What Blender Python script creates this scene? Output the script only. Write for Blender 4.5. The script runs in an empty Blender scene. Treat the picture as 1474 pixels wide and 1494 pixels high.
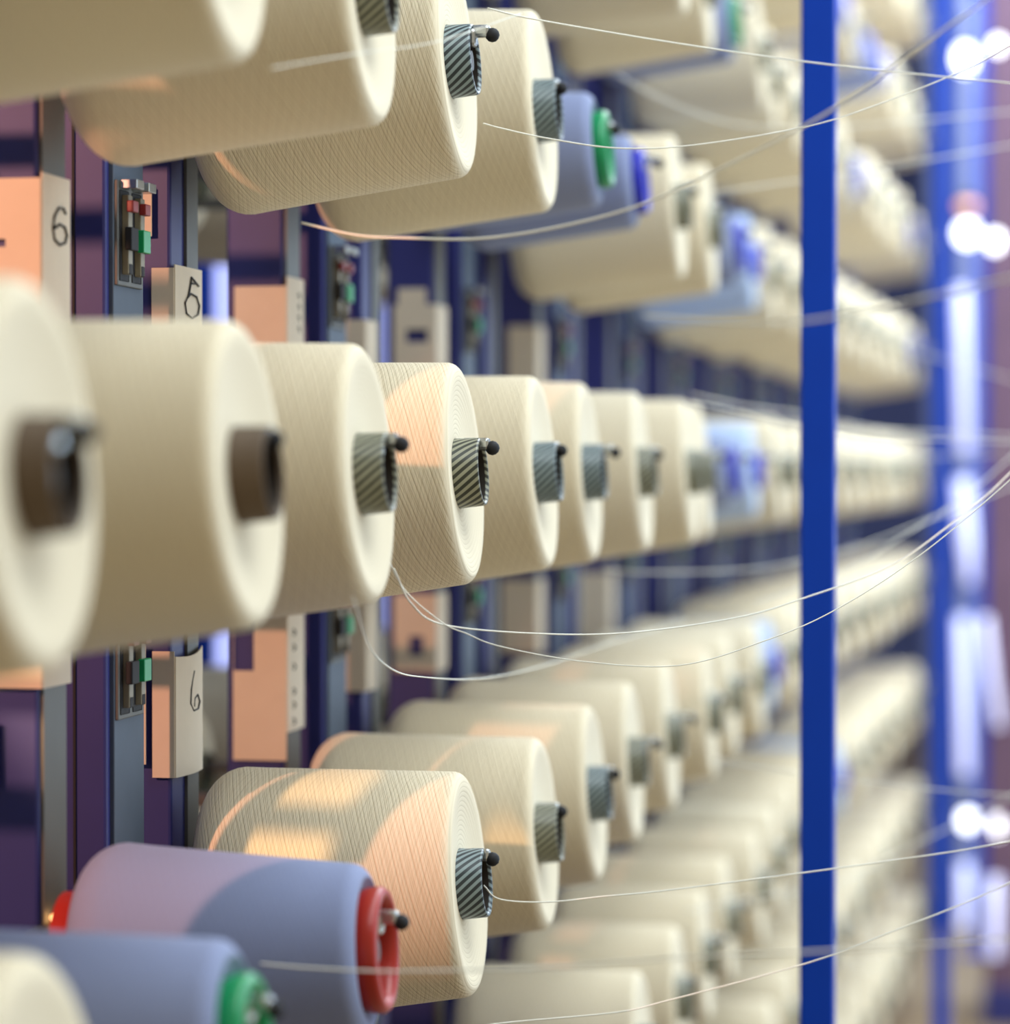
import bpy, bmesh, math, random
from mathutils import Vector, Matrix
random.seed(7)
S = bpy.context.scene
C = S.collection
PI = math.pi

# ------------------------------------------------------------------ camera, world, lights, exposure
W, H, F = 1474.0, 1494.0, 4200.0
EYE = 1.72
YAW = math.atan(803.0 / F)
PITCH = math.atan(62.0 / F)
cam_d = bpy.data.cameras.new('camera')
cam = bpy.data.objects.new('camera', cam_d)
C.objects.link(cam)
cam_d.sensor_fit = 'HORIZONTAL'
cam_d.sensor_width = 36.0
cam_d.lens = F / W * 36.0
cam_d.clip_start, cam_d.clip_end = 0.05, 100
cam.rotation_euler = (PI / 2 - PITCH, 0, YAW)
cam.location = (0, 0, EYE)
cam_d.dof.use_dof = True
cam_d.dof.focus_distance = 2.5
cam_d.dof.aperture_fstop = 2.9
cam_d.dof.aperture_blades = 0
S.camera = cam

S.view_settings.view_transform = 'Standard'
S.view_settings.look = 'None'
S.view_settings.gamma = 1
S.view_settings.use_curve_mapping = False
S.view_settings.exposure = 0.0
S.cycles.use_denoising = True
S.cycles.max_bounces = 8
S.cycles.diffuse_bounces = 4
S.cycles.sample_clamp_indirect = 6.0

wd = bpy.data.worlds.new('World')
S.world = wd
wd.use_nodes = True
wd.node_tree.nodes['Background'].inputs[0].default_value = (1.0, 0.85, 0.62, 1)
wd.node_tree.nodes['Background'].inputs[1].default_value = 0.46


def area(name, loc, target, sx, sy, power, color):
    d = bpy.data.lights.new(name, 'AREA')
    d.shape = 'RECTANGLE'
    d.size, d.size_y = sx, sy
    d.energy, d.color = power, color
    o = bpy.data.objects.new(name, d)
    o.location = loc
    v = Vector(target) - Vector(loc)
    o.rotation_euler = v.to_track_quat('-Z', 'Z').to_euler()
    C.objects.link(o)
    return o


# daylight from the hall windows across the aisle, cool strip lamps under the ceiling
area('window_daylight', (3.2, 3.5, 2.5), (-0.5, 3.8, 1.7), 5.0, 2.0, 92, (0.58, 0.78, 1.0))
area('window_daylight_far', (3.2, 10.0, 2.6), (-0.5, 9.0, 1.8), 7.0, 2.4, 420, (0.60, 0.79, 1.0))
area('ceiling_lamp_light', (0.5, 2.6, 4.0), (-0.5, 2.8, 1.2), 1.2, 4.0, 95, (0.88, 0.96, 1.0))
area('ceiling_lamp_light_far', (0.3, 9.0, 4.0), (-0.2, 9.0, 0), 1.6, 7.0, 330, (0.84, 0.93, 1.0))
# warm lamp burning inside the creel, near the first posts
sp = bpy.data.lights.new('warm_lamp_light', 'SPOT')
sp.energy, sp.color = 120, (1.0, 0.45, 0.29)
sp.spot_size, sp.spot_blend, sp.shadow_soft_size = math.radians(34), 0.25, 0.015
spo = bpy.data.objects.new('warm_lamp_light', sp)
spo.location = (-1.62, 0.9, 2.3)
spo.rotation_euler = (Vector((-0.76, 2.45, 1.62)) - Vector(spo.location)).to_track_quat('-Z', 'Z').to_euler()
C.objects.link(spo)

sp2 = bpy.data.lights.new('warm_patch_spot', 'SPOT')  # narrow spot added to throw the orange patch on a lower package
sp2.energy, sp2.color = 150, (1.0, 0.60, 0.30)
sp2.spot_size, sp2.spot_blend, sp2.shadow_soft_size = math.radians(6), 0.6, 0.02
spo2 = bpy.data.objects.new('warm_patch_spot', sp2)
spo2.location = (-1.25, 0.75, 2.15)
spo2.rotation_euler = (Vector((-0.635, 2.41, 1.42)) - Vector(spo2.location)).to_track_quat('-Z', 'Z').to_euler()
C.objects.link(spo2)

RM = cam.rotation_euler.to_matrix()


def ray(px, py):
    return RM @ Vector(((px - W / 2) / F, (H / 2 - py) / F, -1.0))


def atY(px, py, Y):
    v = ray(px, py)
    return Vector((0, 0, EYE)) + v * (Y / v.y)


def atX(px, py, X):
    v = ray(px, py)
    return Vector((0, 0, EYE)) + v * (X / v.x)


def project(p):
    q = RM.inverted() @ (Vector(p) - Vector((0, 0, EYE)))
    return (W / 2 + F * q.x / -q.z, H / 2 - F * q.y / -q.z, -q.z)


# ------------------------------------------------------------------ materials
def srgb(r, g, b):
    f = lambda c: (c / 255 / 12.92) if c / 255 <= 0.04045 else ((c / 255 + 0.055) / 1.055) ** 2.4
    return (f(r), f(g), f(b), 1)


def mat(name, col, rough=0.5, metal=0.0, noise=0.08, scale=30.0, emit=None, bump=0.0, sheen=0.0, trans=0.0, spec=0.5):
    m = bpy.data.materials.new(name)
    m.use_nodes = True
    nt = m.node_tree
    b = nt.nodes['Principled BSDF']
    b.inputs['Roughness'].default_value = rough
    b.inputs['Metallic'].default_value = metal
    b.inputs['Sheen Weight'].default_value = sheen
    b.inputs['Specular IOR Level'].default_value = spec
    tc = nt.nodes.new('ShaderNodeTexCoord')
    nz = nt.nodes.new('ShaderNodeTexNoise')
    nz.inputs['Scale'].default_value = scale
    nz.inputs['Detail'].default_value = 4
    nt.links.new(tc.outputs['Object'], nz.inputs['Vector'])
    mx = nt.nodes.new('ShaderNodeMix')
    mx.data_type = 'RGBA'
    mx.inputs[6].default_value = tuple(c * (1 - noise) for c in col[:3]) + (1,)
    mx.inputs[7].default_value = tuple(min(1, c * (1 + noise)) for c in col[:3]) + (1,)
    nt.links.new(nz.outputs['Fac'], mx.inputs[0])
    nt.links.new(mx.outputs[2], b.inputs['Base Color'])
    if bump:
        bp = nt.nodes.new('ShaderNodeBump')
        bp.inputs['Strength'].default_value = bump
        bp.inputs['Distance'].default_value = 0.002
        nt.links.new(nz.outputs['Fac'], bp.inputs['Height'])
        nt.links.new(bp.outputs[0], b.inputs['Normal'])
    if emit:
        b.inputs['Emission Color'].default_value = emit[0]
        b.inputs['Emission Strength'].default_value = emit[1]
    return m


def math_node(nt, op, a, b=None, c=None):
    n = nt.nodes.new('ShaderNodeMath')
    n.operation = op
    for i, v in enumerate((a, b, c)):
        if v is None:
            continue
        if isinstance(v, (int, float)):
            n.inputs[i].default_value = v
        else:
            nt.links.new(v, n.inputs[i])
    return n.outputs[0]


def yarn_mat(name, col, groove, strength=0.5):
    """crossing helical windings on the side, rings on the end face (local X is the winding axis)"""
    m = bpy.data.materials.new(name)
    m.use_nodes = True
    nt = m.node_tree
    b = nt.nodes['Principled BSDF']
    b.inputs['Roughness'].default_value = 0.85
    b.inputs['Specular IOR Level'].default_value = 0.15
    b.inputs['Sheen Weight'].default_value = 0.15
    tc = nt.nodes.new('ShaderNodeTexCoord')
    sep = nt.nodes.new('ShaderNodeSeparateXYZ')
    nt.links.new(tc.outputs['Object'], sep.inputs[0])
    x, y, z = sep.outputs
    th = math_node(nt, 'ARCTAN2', z, y)
    r = math_node(nt, 'SQRT', math_node(nt, 'ADD', math_node(nt, 'MULTIPLY', y, y), math_node(nt, 'MULTIPLY', z, z)))
    nz = nt.nodes.new('ShaderNodeTexNoise')
    nz.inputs['Scale'].default_value = 9
    nt.links.new(tc.outputs['Object'], nz.inputs['Vector'])
    wob = math_node(nt, 'MULTIPLY', nz.outputs['Fac'], 9.0)
    sn = nt.nodes.new('ShaderNodeSeparateXYZ')
    nt.links.new(tc.outputs['Normal'], sn.inputs[0])
    mr = nt.nodes.new('ShaderNodeMapRange')
    mr.inputs[1].default_value, mr.inputs[2].default_value = 0.45, 0.75
    nt.links.new(math_node(nt, 'ABSOLUTE', sn.outputs[0]), mr.inputs[0])
    onface = mr.outputs[0]
    outs = []
    for sgn, kx, kt, w in ((-1, 1900, 48, 0.55), (1, 1750, 44, 0.3), (-1, 1130, 31, 0.45), (1, 760, 21, 0.2), (-1, 520, 17, 0.12)):
        a = math_node(nt, 'MULTIPLY', x, kx)
        t = math_node(nt, 'MULTIPLY', th, sgn * kt)
        s = math_node(nt, 'SINE', math_node(nt, 'ADD', math_node(nt, 'ADD', a, t), wob))
        outs.append(math_node(nt, 'MULTIPLY', math_node(nt, 'POWER', math_node(nt, 'MULTIPLY_ADD', s, 0.5, 0.5), 8.0), w))
    h = outs[0]
    for o_ in outs[1:]:
        h = math_node(nt, 'ADD', h, o_)
    h = math_node(nt, 'MULTIPLY', h, math_node(nt, 'SUBTRACT', 1.0, onface))
    rings = math_node(nt, 'SINE', math_node(nt, 'ADD', math_node(nt, 'MULTIPLY', r, 1500.0), wob))
    rings = math_node(nt, 'POWER', math_node(nt, 'MULTIPLY_ADD', rings, 0.5, 0.5), 4.0)
    h = math_node(nt, 'ADD', math_node(nt, 'MULTIPLY', math_node(nt, 'MULTIPLY', rings, onface), 0.3), h)
    mx = nt.nodes.new('ShaderNodeMix')
    mx.data_type = 'RGBA'
    mx.inputs[6].default_value = col
    mx.inputs[7].default_value = groove
    nt.links.new(math_node(nt, 'MULTIPLY', h, 0.55 if strength > 0.3 else 0.25), mx.inputs[0])
    nt.links.new(mx.outputs[2], b.inputs['Base Color'])
    bp = nt.nodes.new('ShaderNodeBump')
    bp.inputs['Strength'].default_value = strength
    bp.inputs['Distance'].default_value = 0.0009
    bp.invert = True
    nt.links.new(h, bp.inputs['Height'])
    nt.links.new(bp.outputs[0], b.inputs['Normal'])
    return m


def stripe_mat(name, light, dark, n=34, shear=260):
    m = bpy.data.materials.new(name)
    m.use_nodes = True
    nt = m.node_tree
    b = nt.nodes['Principled BSDF']
    b.inputs['Roughness'].default_value = 0.35
    tc = nt.nodes.new('ShaderNodeTexCoord')
    sep = nt.nodes.new('ShaderNodeSeparateXYZ')
    nt.links.new(tc.outputs['Object'], sep.inputs[0])
    x, y, z = sep.outputs
    th = math_node(nt, 'ARCTAN2', z, y)
    s = math_node(nt, 'SINE', math_node(nt, 'MULTIPLY_ADD', th, float(n), math_node(nt, 'MULTIPLY', x, float(shear))))
    cr = nt.nodes.new('ShaderNodeValToRGB')
    cr.color_ramp.elements[0].position, cr.color_ramp.elements[1].position = 0.42, 0.62
    cr.color_ramp.elements[0].color, cr.color_ramp.elements[1].color = dark, light
    nt.links.new(math_node(nt, 'MULTIPLY_ADD', s, 0.5, 0.5), cr.inputs[0])
    nt.links.new(cr.outputs[0], b.inputs['Base Color'])
    return m


M = {}
M['cream'] = yarn_mat('cream_yarn', srgb(239, 226, 196), srgb(190, 170, 130))
M['blueyarn'] = yarn_mat('grey_blue_yarn', srgb(142, 152, 186), srgb(122, 132, 168), 0.15)
M['whiteblue'] = yarn_mat('pale_blue_yarn', srgb(190, 208, 235), srgb(160, 180, 215), 0.2)
M['stripe'] = stripe_mat('striped_paper_tube', srgb(150, 150, 128), srgb(54, 55, 45), 26, 640)
M['stripe2'] = stripe_mat('striped_blue_grey_tube', srgb(134, 150, 152), srgb(44, 52, 56), 26, 700)
M['brown_tube'] = mat('brown_paper_tube', srgb(92, 74, 54), 0.7)
M['inside'] = mat('bore_shade_tone', srgb(48, 40, 32), 0.9)  # dark tone, shade of the tube bore put into colour
M['red'] = mat('red_plastic', srgb(172, 38, 22), 0.35)
M['green'] = mat('green_plastic', srgb(20, 150, 90), 0.35)
M['blue'] = mat('blue_plastic', srgb(32, 40, 190), 0.35)
M['darkred'] = mat('dark_red_plastic', srgb(130, 34, 34), 0.4)
M['darksteel'] = mat('dark_steel', srgb(62, 60, 56), 0.5, 0.4)
M['navy'] = mat('navy_paint', srgb(46, 50, 118), 0.5, scale=12, noise=0.15)
M['royal'] = mat('royal_blue_paint', srgb(0, 66, 190), 0.5, spec=0.25, scale=14, noise=0.08)
M['paleblue'] = mat('pale_blue_paint', srgb(150, 160, 205), 0.5)
M['steel'] = mat('steel', srgb(98, 98, 94), 0.55, 0.3, scale=18, noise=0.12)
M['channel'] = mat('blue_grey_steel', srgb(84, 96, 112), 0.65, 0.2, noise=0.1)
M['dark'] = mat('dark_slot', srgb(24, 24, 28), 0.7)
M['chrome'] = mat('bright_clip', srgb(200, 205, 205), 0.25, 0.8)
M['rod'] = mat('drab_rod', srgb(140, 132, 112), 0.5)
M['paper'] = mat('card_paper', srgb(222, 208, 186), 0.85, scale=40, noise=0.05)
M['ink'] = mat('marker_ink', srgb(26, 22, 20), 0.6)
M['thread'] = mat('cream_thread', srgb(250, 246, 232), 0.7)
M['floor'] = mat('floor_paint', srgb(150, 128, 96), 0.6, scale=3, noise=0.12)
M['wall'] = mat('blue_grey_wall', srgb(92, 102, 138), 0.8, scale=2, noise=0.12)
M['ceil'] = mat('ceiling_paint', srgb(150, 165, 190), 0.8)
M['brown'] = mat('mauve_brown_paint', srgb(112, 84, 108), 0.6, scale=6, noise=0.2)
M['lav'] = mat('lavender_pane', srgb(190, 195, 240), 0.5, emit=(srgb(186, 190, 255), 0.9))
M['lamp'] = mat('lamp_glass', srgb(250, 250, 250), 0.5, emit=((0.93, 0.96, 1.0, 1), 6.0))
M['lampwarm'] = mat('warm_lamp_glass', srgb(255, 200, 150), 0.5, emit=(srgb(255, 170, 110), 2.2))
M['tubelight'] = mat('tube_light', srgb(230, 230, 255), 0.5, emit=(srgb(205, 210, 255), 1.15))


# ------------------------------------------------------------------ mesh helpers
def new_obj(name, me, parent=None, loc=(0, 0, 0)):
    o = bpy.data.objects.new(name, me)
    C.objects.link(o)
    o.location = loc
    if parent:
        o.parent = parent
    return o


def finish(name, bm, m, parent=None, loc=(0, 0, 0), smooth=False):
    bmesh.ops.recalc_face_normals(bm, faces=bm.faces)
    me = bpy.data.meshes.new(name)
    bm.to_mesh(me)
    bm.free()
    me.materials.append(m)
    if smooth:
        me.polygons.foreach_set('use_smooth', [True] * len(me.polygons))
    return new_obj(name, me, parent, loc)


def add_box(bm, x0, x1, y0, y1, z0, z1, bev=0.0):
    g = bmesh.ops.create_cube(bm, size=1)
    bmesh.ops.scale(bm, vec=(x1 - x0, y1 - y0, z1 - z0), verts=g['verts'])
    bmesh.ops.translate(bm, vec=((x0 + x1) / 2, (y0 + y1) / 2, (z0 + z1) / 2), verts=g['verts'])
    if bev:
        es = list({e for v in g['verts'] for e in v.link_edges})
        bmesh.ops.bevel(bm, geom=es, offset=bev, segments=2, affect='EDGES', profile=0.5)


def box(name, x0, x1, y0, y1, z0, z1, m, parent=None, bev=0.002):
    bm = bmesh.new()
    add_box(bm, x0, x1, y0, y1, z0, z1, bev)
    return finish(name, bm, m, parent)


def lathe(name, prof, m, parent=None, seg=72, loc=(0, 0, 0)):
    """prof: (x, r) pairs revolved round the local X axis"""
    vs, fs = [], []
    for x, r in prof:
        for i in range(seg):
            a = 2 * PI * i / seg
            vs.append((x, r * math.cos(a), r * math.sin(a)))
    n = len(prof)
    for j in range(n - 1):
        for i in range(seg):
            k = (i + 1) % seg
            fs.append((j * seg + i, j * seg + k, (j + 1) * seg + k, (j + 1) * seg + i))
    me = bpy.data.meshes.new(name)
    me.from_pydata(vs, [], fs)
    me.materials.append(m)
    bm = bmesh.new()
    bm.from_mesh(me)
    bmesh.ops.recalc_face_normals(bm, faces=bm.faces)
    bm.to_mesh(me)
    bm.free()
    me.polygons.foreach_set('use_smooth', [True] * len(me.polygons))
    return new_obj(name, me, parent, loc)


def tube_obj(name, pts, r, m, parent=None, res=3, cyc=False, smooth=False):
    """round tube mesh swept along a polyline (Catmull-Rom smoothed when smooth is set)"""
    P = [Vector(p) for p in pts]
    if smooth:
        Q = [P[0] * 2 - P[1]] + P + [P[-1] * 2 - P[-2]]
        out = []
        for i in range(1, len(Q) - 2):
            a, b, c, d = Q[i - 1], Q[i], Q[i + 1], Q[i + 2]
            for k in range(10):
                t = k / 10
                out.append(0.5 * ((2 * b) + (c - a) * t + (2 * a - 5 * b + 4 * c - d) * t * t + (3 * b - a - 3 * c + d) * t * t * t))
        out.append(P[-1])
        P = out
    seg = 4 + 2 * res
    vs, fs = [], []
    n = len(P)
    for i, p in enumerate(P):
        d = (P[min(i + 1, n - 1)] - P[max(i - 1, 0)]).normalized()
        up = Vector((0, 0, 1)) if abs(d.z) < 0.9 else Vector((1, 0, 0))
        u = d.cross(up).normalized()
        v = d.cross(u)
        for k in range(seg):
            a = 2 * PI * k / seg
            vs.append(p + (u * math.cos(a) + v * math.sin(a)) * r)
    for i in range(n - 1):
        for k in range(seg):
            q = (k + 1) % seg
            fs.append((i * seg + k, i * seg + q, (i + 1) * seg + q, (i + 1) * seg + k))
    fs += [tuple(range(seg))[::-1], tuple((n - 1) * seg + k for k in range(seg))]
    me = bpy.data.meshes.new(name)
    me.from_pydata(vs, [], fs)
    me.materials.append(m)
    me.polygons.foreach_set('use_smooth', [True] * len(me.polygons))
    return new_obj(name, me, parent)


def thing(name, label, cat, loc=(0, 0, 0), rot=(0, 0, 0), group=None):
    o = bpy.data.objects.new(name, None)
    o.empty_display_size = 0.05
    C.objects.link(o)
    o.location, o.rotation_euler = loc, rot
    o['label'], o['category'] = label, cat
    if group:
        o['group'] = group
    return o


def tag(o, label, cat, group=None):
    o['label'], o['category'] = label, cat
    if group:
        o['group'] = group
    return o


def structure(name, o):
    o.name = name
    o['kind'] = 'structure'
    return o


def copy_tree(o, parent=None):
    c = o.copy()
    C.objects.link(c)
    c.parent = parent
    for ch in list(o.children):
        copy_tree(ch, c)
    return c


# ------------------------------------------------------------------ the hall
structure('floor', box('floor', -3.2, 4.2, -2, 20, -0.1, 0, M['floor'], bev=0))
structure('ceiling', box('ceiling', -3.2, 4.2, -2, 20, 4.3, 4.4, M['ceil'], bev=0))
structure('wall_left', box('wall_left', -3.2, -3.0, -2, 20, 0, 4.3, M['wall'], bev=0))
structure('wall_end', box('wall_end', -3.0, 4.2, 20, 20.2, 0, 4.3, M['wall'], bev=0))

# tall windows in the left wall, glowing lavender between the posts
wi = 1
for yc in (8.2, 10.2, 12.2, 14.2, 16.2, 18.2):
    w = thing('window_%d' % wi, '', '', (-2.98, yc, 0.6))
    del w['label'], w['category']
    w['kind'] = 'structure'
    bm = bmesh.new()
    for a in ((-0.9, -0.84), (0.84, 0.9), (-0.03, 0.03)):
        add_box(bm, -0.02, 0.06, a[0], a[1], 0, 3.0)
    for a in ((0, 0.06), (2.94, 3.0)):
        add_box(bm, -0.02, 0.06, -0.9, 0.9, a[0], a[1])
    finish('window_frame', bm, M['ceil'], w)
    for s in (-1, 1):
        box('pane', 0.0, 0.012, min(s * 0.03, s * 0.84), max(s * 0.03, s * 0.84), 0.06, 2.94, M['lav'], w, 0)
    wi += 1

# ------------------------------------------------------------------ yarn packages
P = 0.3615          # distance from one peg column to the next
Y0 = 1.412          # first column
VP_ = 0.364         # distance from one row to the next
ROW0 = EYE - 0.003
XF = -0.512         # plane of the package end faces
TILT = math.radians(3.8)
TURN = 0.042        # pegs lean a little down the aisle


def col_pos(n):
    Y = Y0 + P * n
    X, a = XF, TURN
    if Y > 6.2:
        X += (Y - 6.2) * 0.027
        a = TURN - math.atan(0.027)
    return X, Y, a


def arc(cx, cy, r, a0, a1, n):
    return [(cx + r * math.cos(a0 + (a1 - a0) * i / n), cy + r * math.sin(a0 + (a1 - a0) * i / n)) for i in range(n + 1)]


def winding_profile(R, L, taper, r_in=0.0318, re=0.011):
    """x=0 at the end face, body runs to x=-L; the base is wider"""
    Rb = R + L * taper
    p = [(-0.008, r_in), (-0.007, r_in + 0.012), (-0.005, R * 0.66), (-0.0015, R * 0.82)]
    p += arc(-re, R - re, re, PI / 2 * 0.1, PI / 2, 6)
    for i in range(1, 8):
        t = i / 8
        p.append((-re - t * (L - re - 0.03), R + (Rb - R) * t))
    p += arc(-L + 0.034, Rb - 0.034, 0.034, PI / 2, PI * 0.86, 6)
    p += [(-L + 0.012, R * 0.55), (-L + 0.016, r_in + 0.004)]
    return p


def tube_profile(r0, out, L, taper=0.05, t=0.0025):
    """paper or plastic cone tube: sticks out of the face by `out`"""
    p = [(-L - 0.012, r0 + (L + out) * taper), (out - 0.002, r0), (out, r0 - 0.0008), (out, r0 - t), (out - 0.003, r0 - t - 0.0008)]
    p += [(-0.06, r0 - t - 0.0002), (-L - 0.012, r0 + (L + out) * taper - t)]
    return p


def cone(kind):
    """one prototype of each kind of package"""
    t = thing('yarn_package', '', 'yarn package')
    k = kind
    if k in ('cream', 'cream_blue', 'cream_brown', 'slim'):
        R, L = (0.1, 0.232) if k != 'slim' else (0.092, 0.225)
        lathe('winding', winding_profile(R, L, 0.066), M['cream'], t)
        mt = {'cream': M['stripe'], 'cream_blue': M['stripe2'], 'cream_brown': M['brown_tube'], 'slim': M['stripe']}[k]
        tb = lathe('tube', tube_profile(0.0305, 0.015, L), mt, t, 56)
        lathe('bore_shade', [(0.012, 0.0266), (0.0, 0.0268), (-0.08, 0.0300)], M['inside'], tb, 40)  # dark sleeve that paints the shade inside the tube
        if k == 'cream_brown':
            tb['label'] = 'brown paper tube end'
    else:
        R, L = {'red': (0.066, 0.235), 'green': (0.066, 0.235), 'blue': (0.058, 0.235), 'pale': (0.085, 0.23)}[k]
        lathe('winding', winding_profile(R, L - 0.012, 0.10 if k == 'red' else 0.06, 0.03, 0.014), M['whiteblue'] if k == 'pale' else M['blueyarn'], t)
        rim = {'red': 'red', 'green': 'green', 'blue': 'blue', 'pale': 'blue'}[k]
        rr = {'red': 0.047, 'green': 0.043, 'blue': 0.040, 'pale': 0.030}[k]
        fl = lathe('tube', [(-L - 0.004, rr + 0.006), (-0.01, rr - 0.004), (0.0, rr), (0.010, rr + 0.001), (0.014, rr - 0.002), (0.014, rr - 0.007),
                            (0.006, rr - 0.009), (-0.05, rr - 0.012), (-L - 0.004, rr + 0.002)], M[rim], t, 56)
        fl['label'] = '%s plastic tube end' % rim
    return t


PROTO = {k: cone(k) for k in ('cream', 'cream_blue', 'cream_brown', 'slim', 'red', 'green', 'blue', 'pale')}
used = set()
KINDWORD = {'cream': 'cream yarn package', 'cream_blue': 'cream yarn package', 'cream_brown': 'cream yarn package', 'slim': 'cream yarn package',
            'red': 'grey-blue package with red end', 'green': 'grey-blue package with green end',
            'blue': 'grey-blue package with blue end', 'pale': 'pale blue yarn package'}
ROWNAME = {0: 'the eye-level row', 1: 'the first row above eye level', -1: 'the first row below eye level',
           2: 'the second row above eye level', -2: 'the second row below eye level',
           3: 'the third row above eye level', -3: 'the third row below eye level',
           4: 'the fourth row above eye level', -4: 'the fourth row below eye level'}
ORD = ['nearest', 'second', 'third', 'fourth', 'fifth', 'sixth', 'seventh', 'eighth', 'ninth', 'tenth', 'eleventh', 'twelfth', 'thirteenth',
       'fourteenth', 'fifteenth', 'sixteenth', 'seventeenth', 'eighteenth', 'nineteenth', 'twentieth', 'twenty-first', 'twenty-second',
       'twenty-third', 'twenty-fourth', 'twenty-fifth', 'twenty-sixth']
SPECIAL = {(1, 5): 'green', (1, 6): 'blue', (1, 9): 'blue', (1, 10): 'pale', (2, 9): 'green', (0, 9): 'blue', (0, 10): 'pale',
           (-1, 2): 'red', (-1, 1): 'green', (-2, 5): 'blue', (0, 1): 'cream_brown', (0, 0): 'cream_brown',
           (0, 4): 'cream_blue', (1, 3): 'cream_blue', (1, 4): 'cream_blue', (-1, 3): 'cream_blue', (0, 5): 'cream_blue', (-1, 5): 'cream_blue'}
# small shifts along the peg and differences in fullness, as the photograph shows them: (row, column): (dx, scale)
SHIFT = {(0, 0): (0.0, 1.03), (0, 7): (0.02, 1.0), (0, 2): (0.0, 1.0), (-1, 0): (0.0, 1.16)}
LAST = 22
PACK = []
for k in range(-4, 5):
    idx = 0
    for n in range(0, LAST + 1):
        X, Y, a = col_pos(n)
        z = ROW0 + k * VP_
        if (k, n) in ((-1, -1),):
            continue
        # only what the photograph could show: some point of the package inside the frame
        pr = [project((X + dx, Y, z + dz)) for dx in (0.03, -0.12, -0.25) for dz in (-0.12, 0.12)]
        if not any(-30 < p[0] < W + 30 and -30 < p[1] < H + 30 for p in pr):
            continue
        kind = SPECIAL.get((k, n))
        if kind is None:
            q = random.random()
            kind = 'cream' if q < 0.8 or n < 9 else random.choice(['slim', 'slim', 'cream_blue', 'blue', 'pale'])
        dx, sc = SHIFT.get((k, n), (random.uniform(-0.008, 0.008), random.uniform(0.97, 1.03)))
        if kind not in used:
            o = PROTO[kind]
            used.add(kind)
        else:
            o = copy_tree(PROTO[kind])
        dz = 0
        o.location = (X + dx, Y, z + dz)
        o.rotation_euler = (random.uniform(0, 6.28), -TILT + random.uniform(-0.01, 0.01), a)
        o.rotation_mode = 'XYZ'
        o.scale = (1, sc, sc)
        o['group'] = 'yarn packages on ' + ROWNAME[k]
        num = ORD[idx]
        o['label'] = ('%s, %s in %s' % (KINDWORD[kind], num, ROWNAME[k])) if num != 'nearest' else '%s, nearest in %s' % (KINDWORD[kind], ROWNAME[k])
        idx += 1
        PACK.append((k, n, o))
for k_, p_ in PROTO.items():
    if k_ not in used:
        for ch in list(p_.children):
            bpy.data.objects.remove(ch)
        bpy.data.objects.remove(p_)

# the other side of the creel: packages seen from behind through the gaps between the posts
farproto = None
rows_f = {1: 'upper', 0: 'eye-level', -1: 'lower'}
for k in (1, 0, -1):
    for i, n in enumerate(range(5, 15)):
        Y = Y0 + P * n
        if farproto is None:
            farproto = thing('yarn_package', '', 'yarn package')
            lathe('winding', winding_profile(0.1, 0.232, 0.066), M['cream'], farproto)
            lathe('tube', tube_profile(0.0305, 0.021, 0.232), M['stripe'], farproto, 40)
            o = farproto
        else:
            o = copy_tree(farproto)
        o.location = (-1.32, Y, ROW0 + 0.012 + k * (VP_ + 0.028))
        o.scale = (1, 0.79, 0.79)
        o.rotation_euler = (0, -TILT, PI)
        o['group'] = 'packages on the far side of the creel'
        o['label'] = 'shaded yarn package on the far side, %s in its %s row' % (ORD[i], rows_f[k])

# ------------------------------------------------------------------ the creel frame: one bay is three posts, pegs and switches
PX = -0.776
BAY = 2 * P
YA, YB, YC = 2.127, 2.291, 2.469
TOPZ = 4.0


def zat(px, py, X=PX):
    return atX(px, py, X).z


def make_switch(parent, z0):
    """yarn stop switch on the side of the middle post; local coordinates of the bay (y=0 at YA)"""
    yb = YB - YA
    K = 0.8
    s = box('switch_unit', 0.001, 0.007, yb + 0.010, yb + 0.078, z0 - 0.055 * K, z0 + 0.055 * K, M['steel'], parent, 0.001)
    s['label'] = 'steel yarn switch with red and green blocks'
    for j in (0, 1):
        y = yb + 0.018 + j * 0.033
        def sub(nm, a, b, c, d, e, f, m):
            bm = bmesh.new()
            add_box(bm, a, b, c, d, z0 + (e - z0) * K, z0 + (f - z0) * K, 0.0008)
            return finish(nm, bm, m, s)
        sub('slot', 0.007, 0.0075, y - 0.004, y + 0.020, z0 - 0.05, z0 + 0.045, M['dark'])
        sub('rod', 0.007, 0.013, y + 0.003, y + 0.014, z0 - 0.043, z0 + 0.04, M['rod'])
        sub('red_block', 0.012, 0.018, y + 0.001, y + 0.015, z0 + 0.022, z0 + 0.034, M['darkred'])
        sub('green_block', 0.011, 0.017, y - 0.001, y + 0.018, z0 - 0.018, z0 + 0.006, M['green'] if j else M['dark'])
        sub('clip', 0.007, 0.022, y - 0.002, y + 0.018, z0 + 0.046, z0 + 0.056, M['chrome'])
        sub('hole', 0.0125, 0.0135, y + 0.004, y + 0.012, z0 - 0.043, z0 - 0.032, M['dark'])


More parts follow.
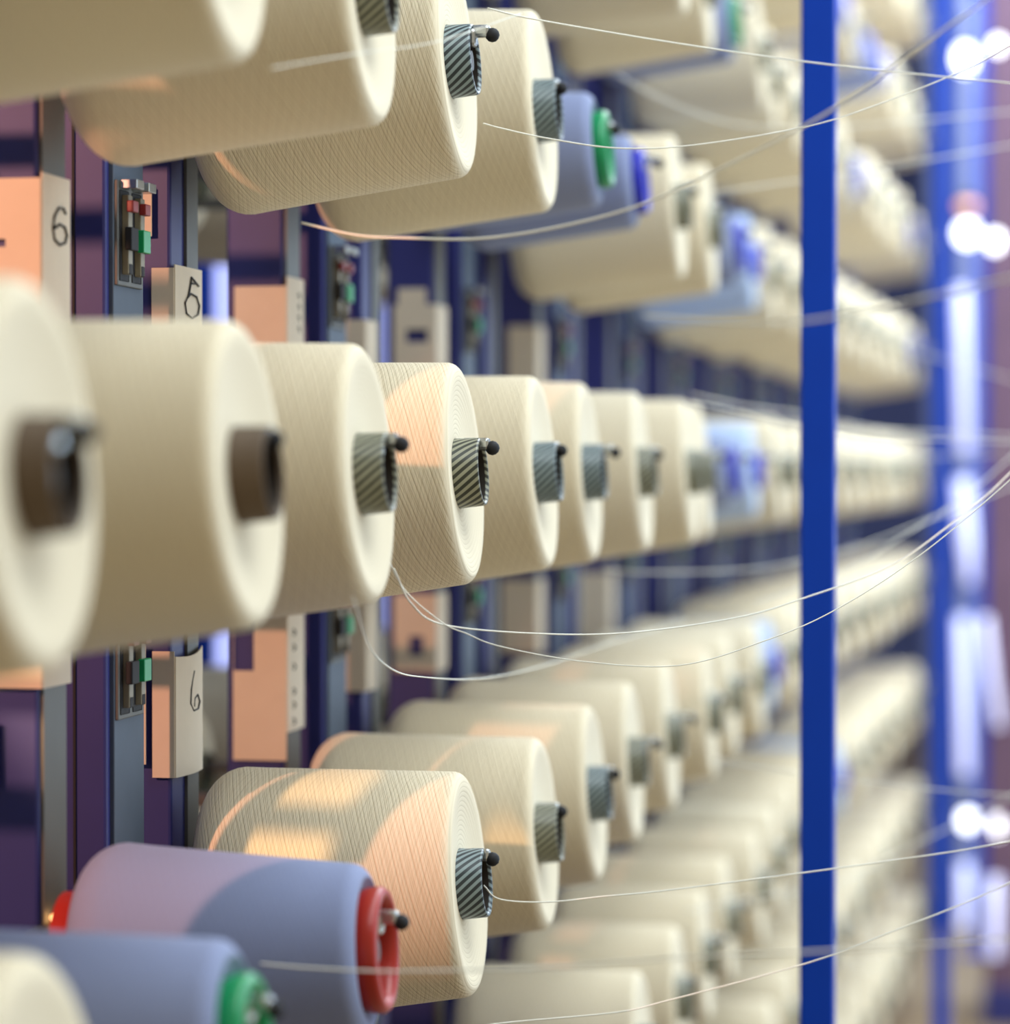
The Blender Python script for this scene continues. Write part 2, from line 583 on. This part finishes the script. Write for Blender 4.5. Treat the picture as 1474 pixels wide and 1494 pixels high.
def make_bay():
    t = thing('creel_frame', '', 'rack frame')
    y = 0
    p = box('post', -0.06, 0, 0, 0.06, 0, TOPZ, M['navy'], t, 0.003)
    bm = bmesh.new(); add_box(bm, 0, 0.003, 0.004, 0.056, 0, TOPZ)
    finish('steel_strip', bm, M['steel'], p)
    b = YB - YA
    p = box('post', -0.046, 0, b, b + 0.09, 0, TOPZ, M['navy'], t, 0.003)
    bm = bmesh.new(); add_box(bm, -0.0008, 0.004, b + 0.008, b + 0.088, 0, TOPZ, 0.001)
    finish('steel_channel', bm, M['channel'], p)
    bm = bmesh.new(); add_box(bm, -0.029, -0.0268, b - 0.0015, b, 0, TOPZ)
    finish('seam', bm, M['dark'], p)
    c = YC - YA
    p = box('post', -0.06, 0, c, c + 0.076, 0, TOPZ, M['navy'], t, 0.003)
    bm = bmesh.new(); add_box(bm, 0, 0.003, c + 0.04, c + 0.074, 0, TOPZ)
    finish('steel_strip', bm, M['steel'], p)
    # pegs
    for k in range(-4, 5):
        z = ROW0 + k * VP_
        for yy in (Y0 + 2 * P - YA, Y0 + 3 * P - YA):
            L = 0.270
            x1 = L * math.cos(TILT)
            zb = z - math.sin(TILT) * L
            bm = bmesh.new()
            cyl = bmesh.ops.create_cone(bm, cap_ends=True, segments=14, radius1=0.009, radius2=0.009, depth=L)
            bmesh.ops.rotate(bm, verts=cyl['verts'], cent=(0, 0, 0), matrix=Matrix.Rotation(PI / 2 - TILT, 3, 'Y'))
            bmesh.ops.translate(bm, verts=cyl['verts'], vec=(x1 / 2, yy, (z + zb) / 2))
            add_box(bm, -0.004, 0.012, yy - 0.022, yy + 0.034, zb - 0.03, zb + 0.03, 0.002)
            tip = Vector((x1, yy, z))
            bmesh.ops.rotate(bm, verts=bm.verts, cent=tip, matrix=Matrix.Rotation(TURN, 3, 'Z'))
            pg = finish('peg', bm, M['darksteel'], t)
            if yy < 0.1 or True:
                # spring clip at the tip of the peg, standing a little above the tube rim
                bm = bmesh.new()
                add_box(bm, x1 - 0.004, x1 + 0.004, yy - 0.007, yy + 0.007, z + 0.012, z + 0.028, 0.003)
                add_box(bm, x1 - 0.01, x1 + 0.016, yy - 0.005, yy + 0.005, z + 0.020, z + 0.031, 0.003)
                finish('clip', bm, M['chrome'], pg)
                bm = bmesh.new()
                bmesh.ops.create_icosphere(bm, subdivisions=2, radius=0.0065)
                bmesh.ops.translate(bm, verts=bm.verts, vec=(x1 + 0.018, yy + 0.000, z + 0.022))
                finish('knob', bm, M['dark'], pg, smooth=True)
            if -2 < k < 2:
                bm = bmesh.new()
                add_box(bm, -0.56, -0.055, yy - 0.008, yy + 0.008, zb - 0.008, zb + 0.008, 0.002)
                finish('far_peg', bm, M['steel'], t)
        make_switch(t, zat(185, 345) + k * VP_)
    return t


bay0 = make_bay()
bays = []
for m in range(-1, 11):
    o = bay0 if m == -1 else copy_tree(bay0)
    Y = YA + BAY * m
    X, a = PX, 0
    if Y > 6.2:
        X += (Y - 6.2) * 0.027
        a = -math.atan(0.027)
    o.location = (X, Y, 0)
    o.rotation_euler = (0, 0, a)
    o['group'] = 'post bays of the creel'
    o['label'] = 'navy steel post bay with pegs and switches, %s bay of the creel' % (ORD[m + 1])
    bays.append(o)

# blue posts of the tension frame in the aisle
for i, Y in enumerate((3.2, 6.76, 10.32)):
    t = thing('aisle_post', ['tall royal blue steel post standing in the aisle before the packages', 'thin dark blue post behind the bright royal blue one',
                             'faint blurred post at the end of the aisle'][i], 'post', (-0.258, Y, 0))
    box('upright', -0.019, 0.019, -0.015, 0.015, 0, 4.2, M['royal'], t, 0.003)
    box('base_plate', -0.06, 0.06, -0.05, 0.05, 0, 0.01, M['royal'], t, 0.002)


for i, Y in enumerate((5.63, 7.35)):
    t = thing('aisle_post', ['blue post glimpsed through the first gap between the creel posts', 'blue post glimpsed through the second gap between the creel posts'][i],
              'post', (-1.7, Y, 0))
    box('upright', -0.03, 0.02, -0.03, 0.03, 0, 4.2, M['royal'], t, 0.003)
    box('base_plate', -0.07, 0.06, -0.06, 0.06, 0, 0.01, M['royal'], t, 0.002)

# ------------------------------------------------------------------ cards folded round the posts
def card(name, label, corner_y, front_w, side_w, z0, z1, holes=(), label_cat='card', wave=0.0, z0f=None, z1f=None):
    """paper folded round a post corner: front wing faces -Y, side wing faces +X"""
    t = thing(name, label, label_cat, (PX, corner_y, z0))
    hgt = z1 - z0
    th = 0.0012
    bm = bmesh.new()
    a0, a1 = (0 if z0f is None else z0f - z0), (hgt if z1f is None else z1f - z0)
    # front wing as cells so that a slot stays open
    if holes:
        hx0, hx1, hz0, hz1 = holes
        add_box(bm, -front_w, hx0, -0.004 - th, -0.004, a0, a1)
        add_box(bm, hx1, 0.0045, -0.004 - th, -0.004, a0, a1)
        add_box(bm, hx0, hx1, -0.004 - th, -0.004, a0, hz0)
        add_box(bm, hx0, hx1, -0.004 - th, -0.004, hz1, a1)
    else:
        add_box(bm, -front_w, 0.0045, -0.004 - th, -0.004, a0, a1)
    finish('front_wing', bm, M['paper'], t)
    # side wing, slightly bowed
    n = 12
    vs, fs = [], []
    for i in range(n + 1):
        y = -0.004 + (side_w + 0.004) * i / n
        x = 0.0045 + wave * math.sin(PI * i / n)
        for dx in (0, th):
            for zz in (0, hgt + (0.005 * (i / n) ** 2 - 0.002 * math.sin(PI * i / n) if wave else 0)):
                vs.append((x + dx, y, zz))
    for i in range(n):
        o = i * 4
        q = o + 4
        fs += [(o, o + 1, q + 1, q), (o + 2, q + 2, q + 3, o + 3), (o, q, q + 2, o + 2), (o + 1, o + 3, q + 3, q + 1)]
    fs += [(0, 2, 3, 1), (n * 4, n * 4 + 1, n * 4 + 3, n * 4 + 2)]
    me = bpy.data.meshes.new('side_wing')
    me.from_pydata(vs, [], fs)
    me.materials.append(M['paper'])
    new_obj('side_wing', me, t)
    return t


def stroke(parent, pts, w=0.0010, nm='handwriting', x=0.0068):
    """pts in (y, z) on the side wing, metres from the card origin"""
    return tube_obj(nm, [(x, y, z) for y, z in pts], w, M['ink'], parent, 1)


def yat(px, X=PX):
    return atX(px, 600, X).y


YB_ = YA
# bay 0, first post: big card with a slot and a handwritten 6
zt, zb = zat(75, 258), zat(75, 1000)
c = card('paper_card', 'paper card with a handwritten 6 folded round the nearest post', YA, 0.058, 0.06, zb, zt,
         holes=(-0.058 + 0.001, -0.024, zat(8, 350) - zb, zat(8, 338) - zb), z1f=zat(40, 256))
bm = bmesh.new(); add_box(bm, -0.058, -0.034, -0.0052, -0.004, zat(40, 256) - zb, zat(10, 234) - zb, 0.0005)
finish('tab', bm, M['paper'], c)
y0, y1 = yat(66) - YA, yat(88) - YA
za, zc = zat(77, 358) - zb, zat(77, 303) - zb
hh = zc - za
ww = y1 - y0
six = [(0.85, 0.86), (0.7, 1.0), (0.4, 0.97), (0.12, 0.72), (0.03, 0.4), (0.12, 0.12), (0.45, 0.0), (0.82, 0.08), (0.95, 0.3), (0.8, 0.5), (0.45, 0.55), (0.15, 0.42)]
stroke(c, [(y0 + ww * u, za + hh * v) for u, v in six], 0.0010)
# bay 0, third post: card with a handwritten 6 under a roof stroke
zt, zb = zat(265, 390), zat(265, 640)
c = card('paper_card', 'paper card with a handwritten looped 6 above the second package of the eye-level row', YC, 0.016, 0.078, zb, zt, z1f=zat(235, 388))
y0, y1 = yat(260) - YC, yat(281) - YC
za, zc = zat(270, 465) - zb, zat(270, 405) - zb
hh, ww = zc - za, y1 - y0
stroke(c, [(y0 + ww * u, za + hh * v) for u, v in [(0.95, 0.82), (0.6, 0.95), (0.45, 1.0), (0.4, 0.85), (0.25, 0.55), (0.0, 0.35), (0.1, 0.1), (0.5, 0.0),
                                                     (0.9, 0.12), (1.0, 0.35), (0.8, 0.55), (0.4, 0.6), (0.2, 0.5)]], 0.0009)
stroke(c, [(y0 + ww * u, za + hh * v) for u, v in [(0.4, 0.85), (0.7, 0.86)]], 0.0009)
# bay 0, third post, lower: card with a loose top edge
zt, zb = zat(262, 955), zat(262, 1130)
c = card('paper_card', 'paper card with a thin handwritten 6 behind the lower packages', YC, 0.016, 0.078, zb, zt, wave=0.004, z1f=zat(235, 953))
y0, y1 = yat(261) - YC, yat(276) - YC
za, zc = zat(270, 1036) - zb, zat(270, 978) - zb
hh, ww = zc - za, y1 - y0
stroke(c, [(y0 + ww * u, za + hh * v) for u, v in [(0.45, 1.0), (0.15, 0.55), (0.1, 0.2), (0.4, 0.0), (0.85, 0.02), (1.0, 0.2), (0.8, 0.38), (0.5, 0.3), (0.45, 0.1)]], 0.0008, x=0.0098)
# narrow card seen on the front of the middle/third post
t = thing('paper_slip', 'narrow salmon-lit paper slip behind the nearest yarn switch', 'card', (PX - 0.026, YC - 0.006, zat(213, 336)))
bm = bmesh.new(); add_box(bm, 0.0, 0.011, -0.0012, 0, 0, zat(213, 262) - zat(213, 336), 0.0005)
finish('slip', bm, M['paper'], t)
t = thing('paper_slip', 'tall salmon-lit paper slip hanging below the nearest yarn switch', 'card', (PX - 0.030, YC - 0.007, zat(205, 1130)))
bm = bmesh.new(); add_box(bm, 0.0, 0.009, -0.0012, 0, 0, zat(205, 950) - zat(205, 1130), 0.0005)
finish('slip', bm, M['paper'], t)
t = thing('paper_slip', 'salmon-lit paper slip at the left edge, below the near packages', 'card', (PX - 0.09, YA - 0.006, zat(0, 1168)))
bm = bmesh.new(); add_box(bm, 0.0, 0.059, -0.0012, 0, 0, zat(0, 1066) - zat(0, 1168), 0.0005)
finish('slip', bm, M['paper'], t)
# bay 1, first post: two cards
Y1 = YA + BAY
zt, zb = zat(420, 405), zat(420, 560)
c = card('paper_card', 'paper card with a column of ink marks above the third eye-level package', Y1, 0.05, 0.062, zb, zt, z1f=zat(390, 412))
for i in range(4):
    zz = zat(428, 432 + 16 * i) - zb
    yy = yat(426) - Y1
    stroke(c, [(yy, zz), (yy + 0.006, zz + 0.003), (yy + 0.008, zz - 0.004)], 0.0006)
zt, zb = zat(420, 860), zat(420, 1066)
c = card('paper_card', 'salmon-lit paper card with ink marks down its edge, beneath the eye-level row', Y1, 0.052, 0.062, zb, zt,
         holes=(-0.0515, -0.030, zat(370, 990) - zb, zat(370, 905) - zb), z0f=zat(380, 1122))
for i, py in enumerate((922, 944, 972, 1008, 1028, 1052)):
    zz = zat(421, py) - zb
    yy = yat(419) - Y1
    stroke(c, [(yy, zz + 0.003), (yy + 0.007, zz), (yy + 0.001, zz - 0.003)], 0.0009)
# bay 1, third post
c = card('paper_card', 'plain paper card between the fittings above the fourth eye-level package', YC + BAY, 0.03, 0.05, zat(525, 640), zat(525, 466))
c = card('paper_card', 'plain paper card hanging behind threads under the eye-level row', YC + BAY, 0.03, 0.05, zat(525, 1010), zat(525, 860))
# bay 2, first post: card with a tab and a dark slot
Y2 = YA + 2 * BAY
zt, zb = zat(615, 440), zat(615, 640)
c = card('paper_card', 'pale card with a dark slot and a raised tab above the fifth eye-level package', Y2, 0.05, 0.06, zb, zt,
         holes=(-0.034, -0.006, zat(595, 492) - zb, zat(595, 472) - zb))
bm = bmesh.new(); add_box(bm, -0.045, -0.008, -0.0052, -0.004, zt - zb, zat(595, 410) - zb, 0.0005)
finish('tab', bm, M['paper'], c)
c = card('paper_card', 'pale card with a dark notch under the fifth eye-level package', Y2, 0.05, 0.06, zat(615, 985), zat(615, 870),
         holes=(-0.03, -0.012, 0.02, 0.045))
c = card('paper_card', 'blurred card above the seventh eye-level package', Y2 + BAY, 0.04, 0.06, zat(760, 600), zat(760, 470))
c = card('paper_card', 'blurred card below the seventh eye-level package', Y2 + BAY, 0.05, 0.06, zat(760, 960), zat(760, 850))
c = card('paper_card', 'blurred card below the ninth eye-level package', Y2 + 2 * BAY, 0.05, 0.06, zat(860, 950), zat(860, 840))

# warm indicator lamp low on the nearest post
t = thing('indicator_lamp', 'small glowing orange lamp on a red holder at the foot of the near post', 'lamp', atX(84, 1340, PX + 0.01))
bm = bmesh.new(); bmesh.ops.create_icosphere(bm, subdivisions=3, radius=0.006)
finish('bulb', bm, mat('bulb', srgb(255, 200, 140), 0.4, emit=(srgb(255, 190, 120), 5.0)), t, smooth=True)
box('holder', -0.006, 0.006, -0.006, 0.006, -0.03, -0.006, M['red'], t)


# ------------------------------------------------------------------ threads
def thread(label, pts, r=0.0008, ys=2.5, ye=2.8):
    n = len(pts)
    L = [0]
    for i in range(1, n):
        L.append(L[-1] + math.hypot(pts[i][0] - pts[i - 1][0], pts[i][1] - pts[i - 1][1]))
    out = [atY(p[0], p[1], ys + (ye - ys) * (l / L[-1])) for p, l in zip(pts, L)]
    o = tube_obj('thread', out, r, M['thread'], None, 1, smooth=True)
    tag(o, label, 'thread', 'threads drawn from the packages')
    return o


thread('crisp thread rising from the top package and falling gently right past the post', [(712, 12), (780, 28), (980, 62), (1175, 90), (1385, 113), (1480, 122), (1700, 150)], 0.00080, 2.5, 2.9)
thread('crisp thread sagging under the green tube end, then climbing right', [(705, 180), (735, 188), (800, 202), (900, 216), (1010, 212), (1175, 185), (1280, 153), (1400, 105), (1474, 66), (1700, -70)], 0.00072, 2.5, 2.8)
thread('soft thread sagging beneath the grey-blue packages, crossing the post upward', [(440, 325), (520, 343), (590, 347), (700, 348), (820, 330), (940, 297), (1060, 242), (1175, 183), (1260, 130), (1350, 62), (1440, 0), (1520, -60)], 0.00104, 2.25, 2.05)
thread('blurred thread crossing behind the package ends toward the post at shoulder height', [(1040, 282), (1120, 270), (1215, 256), (1400, 225), (1600, 190)], 0.00110, 3.6, 3.9)
thread('grey blurred thread curving under the second row above', [(900, 108), (960, 142), (1050, 176), (1130, 186), (1250, 184), (1500, 160)], 0.00110, 3.7, 4.0)
thread('blurred pale thread crossing the post just under the first upper row', [(940, 460), (1060, 470), (1175, 468), (1300, 445), (1500, 400)], 0.00110, 1.9, 1.8)
thread('upper strand of the pair running right from the eye-level row', [(1010, 575), (1090, 592), (1175, 603), (1290, 625), (1474, 636), (1700, 650)], 0.00100, 3.6, 4.4)
thread('lower strand of the pair running right from the eye-level row', [(1010, 586), (1090, 602), (1175, 618), (1290, 637), (1474, 645), (1700, 660)], 0.00090, 3.3, 3.9)
thread('faint strand below the pair crossing the post near eye level', [(1080, 640), (1175, 664), (1300, 668), (1474, 660), (1700, 650)], 0.00100, 4.6, 5.2)
thread('crisp pinkish thread dipping lowest below the eye-level row', [(560, 800), (590, 860), (645, 908), (680, 924), (730, 943), (850, 965), (990, 971), (1110, 937), (1215, 892), (1340, 812), (1474, 700), (1620, 560)], 0.00056, 2.3, 2.7)
thread('thread in a shallow bow just under the eye-level row', [(575, 830), (600, 880), (650, 912), (800, 925), (930, 922), (1080, 900), (1175, 872), (1300, 825), (1400, 755), (1474, 690), (1620, 540)], 0.00080, 2.3, 2.9)
thread('blurred thread rising steeply beside the bowed one toward the aisle', [(1100, 880), (1175, 855), (1240, 830), (1300, 793), (1400, 730), (1474, 668), (1620, 540)], 0.00080, 3.3, 3.7)
thread('dim blurred thread just above the bowed one, flat behind the post', [(880, 830), (950, 835), (1100, 830), (1215, 806), (1300, 780), (1500, 700)], 0.00100, 3.6, 4.0)
thread('short soft thread sagging beneath the fourth eye-level package', [(515, 872), (540, 945), (575, 978), (620, 988), (700, 990), (790, 972), (900, 935), (1000, 905)], 0.00070, 2.0, 3.6)
thread('thread leaving the second lower package and climbing slowly right', [(706, 1292), (730, 1312), (800, 1316), (880, 1308), (974, 1299), (1175, 1273), (1290, 1257), (1445, 1233), (1700, 1180)], 0.00072, 2.5, 2.8)
thread('crisp thread along the bottom edge sweeping up to the right', [(640, 1505), (740, 1492), (900, 1477), (974, 1460), (1175, 1406), (1300, 1360), (1474, 1288), (1700, 1170)], 0.00072, 2.5, 2.8)
thread('soft doubled thread crossing the grey-blue package and the red tube end', [(380, 1406), (450, 1412), (560, 1417), (700, 1415), (820, 1410), (1000, 1397), (1190, 1388), (1440, 1372), (1700, 1350)], 0.00090, 2.0, 1.9)
thread('soft thread sloping down right across the post among the lower rows', [(1040, 1108), (1110, 1120), (1215, 1135), (1370, 1152), (1445, 1158), (1700, 1170)], 0.00075, 3.3, 3.5)
thread('dim broad thread crossing the post low above the lower packages', [(1000, 1330), (1100, 1310), (1215, 1290), (1290, 1255), (1400, 1200), (1600, 1100)], 0.00100, 3.8, 4.2)
thread('blurred thread across the front of the top left packages', [(395, 100), (450, 90), (530, 77), (640, 60), (760, 20)], 0.0005, 1.9, 2.3)
thread('faint thread crossing the post between the upper rows', [(1150, 400), (1175, 405), (1225, 460), (1300, 500), (1500, 560)], 0.00100, 4.6, 5.0)

# ------------------------------------------------------------------ end of the aisle
PY, CY = 9.0, 10.9
px0 = atY(1440, 700, PY).x
t = thing('pillar', 'mauve brown pillar filling the right edge of the view', 'pillar', (px0, PY, 0))
box('shaft', 0, 0.5, 0, 0.4, 0, 4.3, M['brown'], t, 0.01)
box('collar', -0.006, 0.506, -0.01, 0.41, 0, 0.12, M['navy'], t, 0.005)
cx0 = atY(1350, 700, CY).x
t = thing('rack_cabinet', 'blurred pale blue steel cabinet closing the end of the aisle', 'cabinet', (cx0, CY, 0))
box('body', 0, 0.52, 0, 0.6, 0.02, 3.6, M['wall'], t, 0.02)
for i in range(4):
    box('door', 0.005 + 0.13 * i, 0.125 + 0.13 * i, -0.02, 0, 0.1, 3.5, M['paleblue'] if i % 2 else M['wall'], t, 0.008)


def lamp(label, px, py, Y, r, sz=1.0, m='lamp'):
    t = thing('hall_lamp', label, 'lamp', atY(px, py, Y), group='lamps at the end of the aisle')
    bm = bmesh.new()
    bmesh.ops.create_uvsphere(bm, u_segments=20, v_segments=12, radius=r)
    bmesh.ops.scale(bm, vec=(1, 1, sz), verts=bm.verts)
    finish('globe', bm, M[m], t, smooth=True)
    bm = bmesh.new()
    bmesh.ops.create_cone(bm, cap_ends=True, segments=16, radius1=r * 0.9, radius2=r * 0.5, depth=r * 0.8)
    bmesh.ops.translate(bm, verts=bm.verts, vec=(0, 0, r * sz + r * 0.2))
    finish('housing', bm, M['steel'], t)


lamp('upper left of the glowing white lamps at the end of the aisle', 1408, 85, CY - 0.035, 0.030, 1.5)
lamp('upper right glowing lamp beside the brown pillar', 1456, 66, PY - 0.015, 0.016, 1.3)
lamp('left of the two brightest lamps at the end of the aisle', 1412, 340, CY - 0.035, 0.036, 1.1)
lamp('right of the two brightest lamps at the end of the aisle', 1452, 352, PY - 0.015, 0.020, 1.4)
lamp('warm orange lamp just above the two brightest lamps', 1412, 300, CY - 0.035, 0.035, 0.5, 'lampwarm')
lamp('lower left white lamp near the thin post', 1412, 1196, CY - 0.035, 0.024, 1.4)
lamp('lower right narrow lamp before the brown pillar', 1456, 1205, PY - 0.015, 0.010, 3)
for nm, pts, Y, r in (('long bright vertical strip light beside the thin post', [(1404, 700), (1412, 790), (1420, 850)], CY - 0.035, 0.028),
                      ('slanted narrow strip light at the right edge', [(1438, 900), (1447, 990), (1459, 1060)], PY - 0.008, 0.014),
                      ('tall pale strip light along the aisle above eye level', [(1402, 420), (1404, 500), (1408, 660)], CY - 0.035, 0.022),
                      ('tall pale strip light low along the aisle', [(1404, 900), (1406, 1020), (1408, 1130)], CY - 0.035, 0.022),
                      ('lowest pale strip light beside the thin post', [(1408, 1260), (1408, 1320), (1408, 1380)], CY - 0.035, 0.022),
                      ('lowest pale strip light on the pillar side', [(1452, 1280), (1452, 1330), (1452, 1395)], PY - 0.008, 0.02)):
    o = tube_obj('strip_light', [atY(p[0], p[1], Y) for p in pts], r, M['tubelight'], None, 4)
    tag(o, nm, 'lamp', 'strip lights at the end of the aisle')
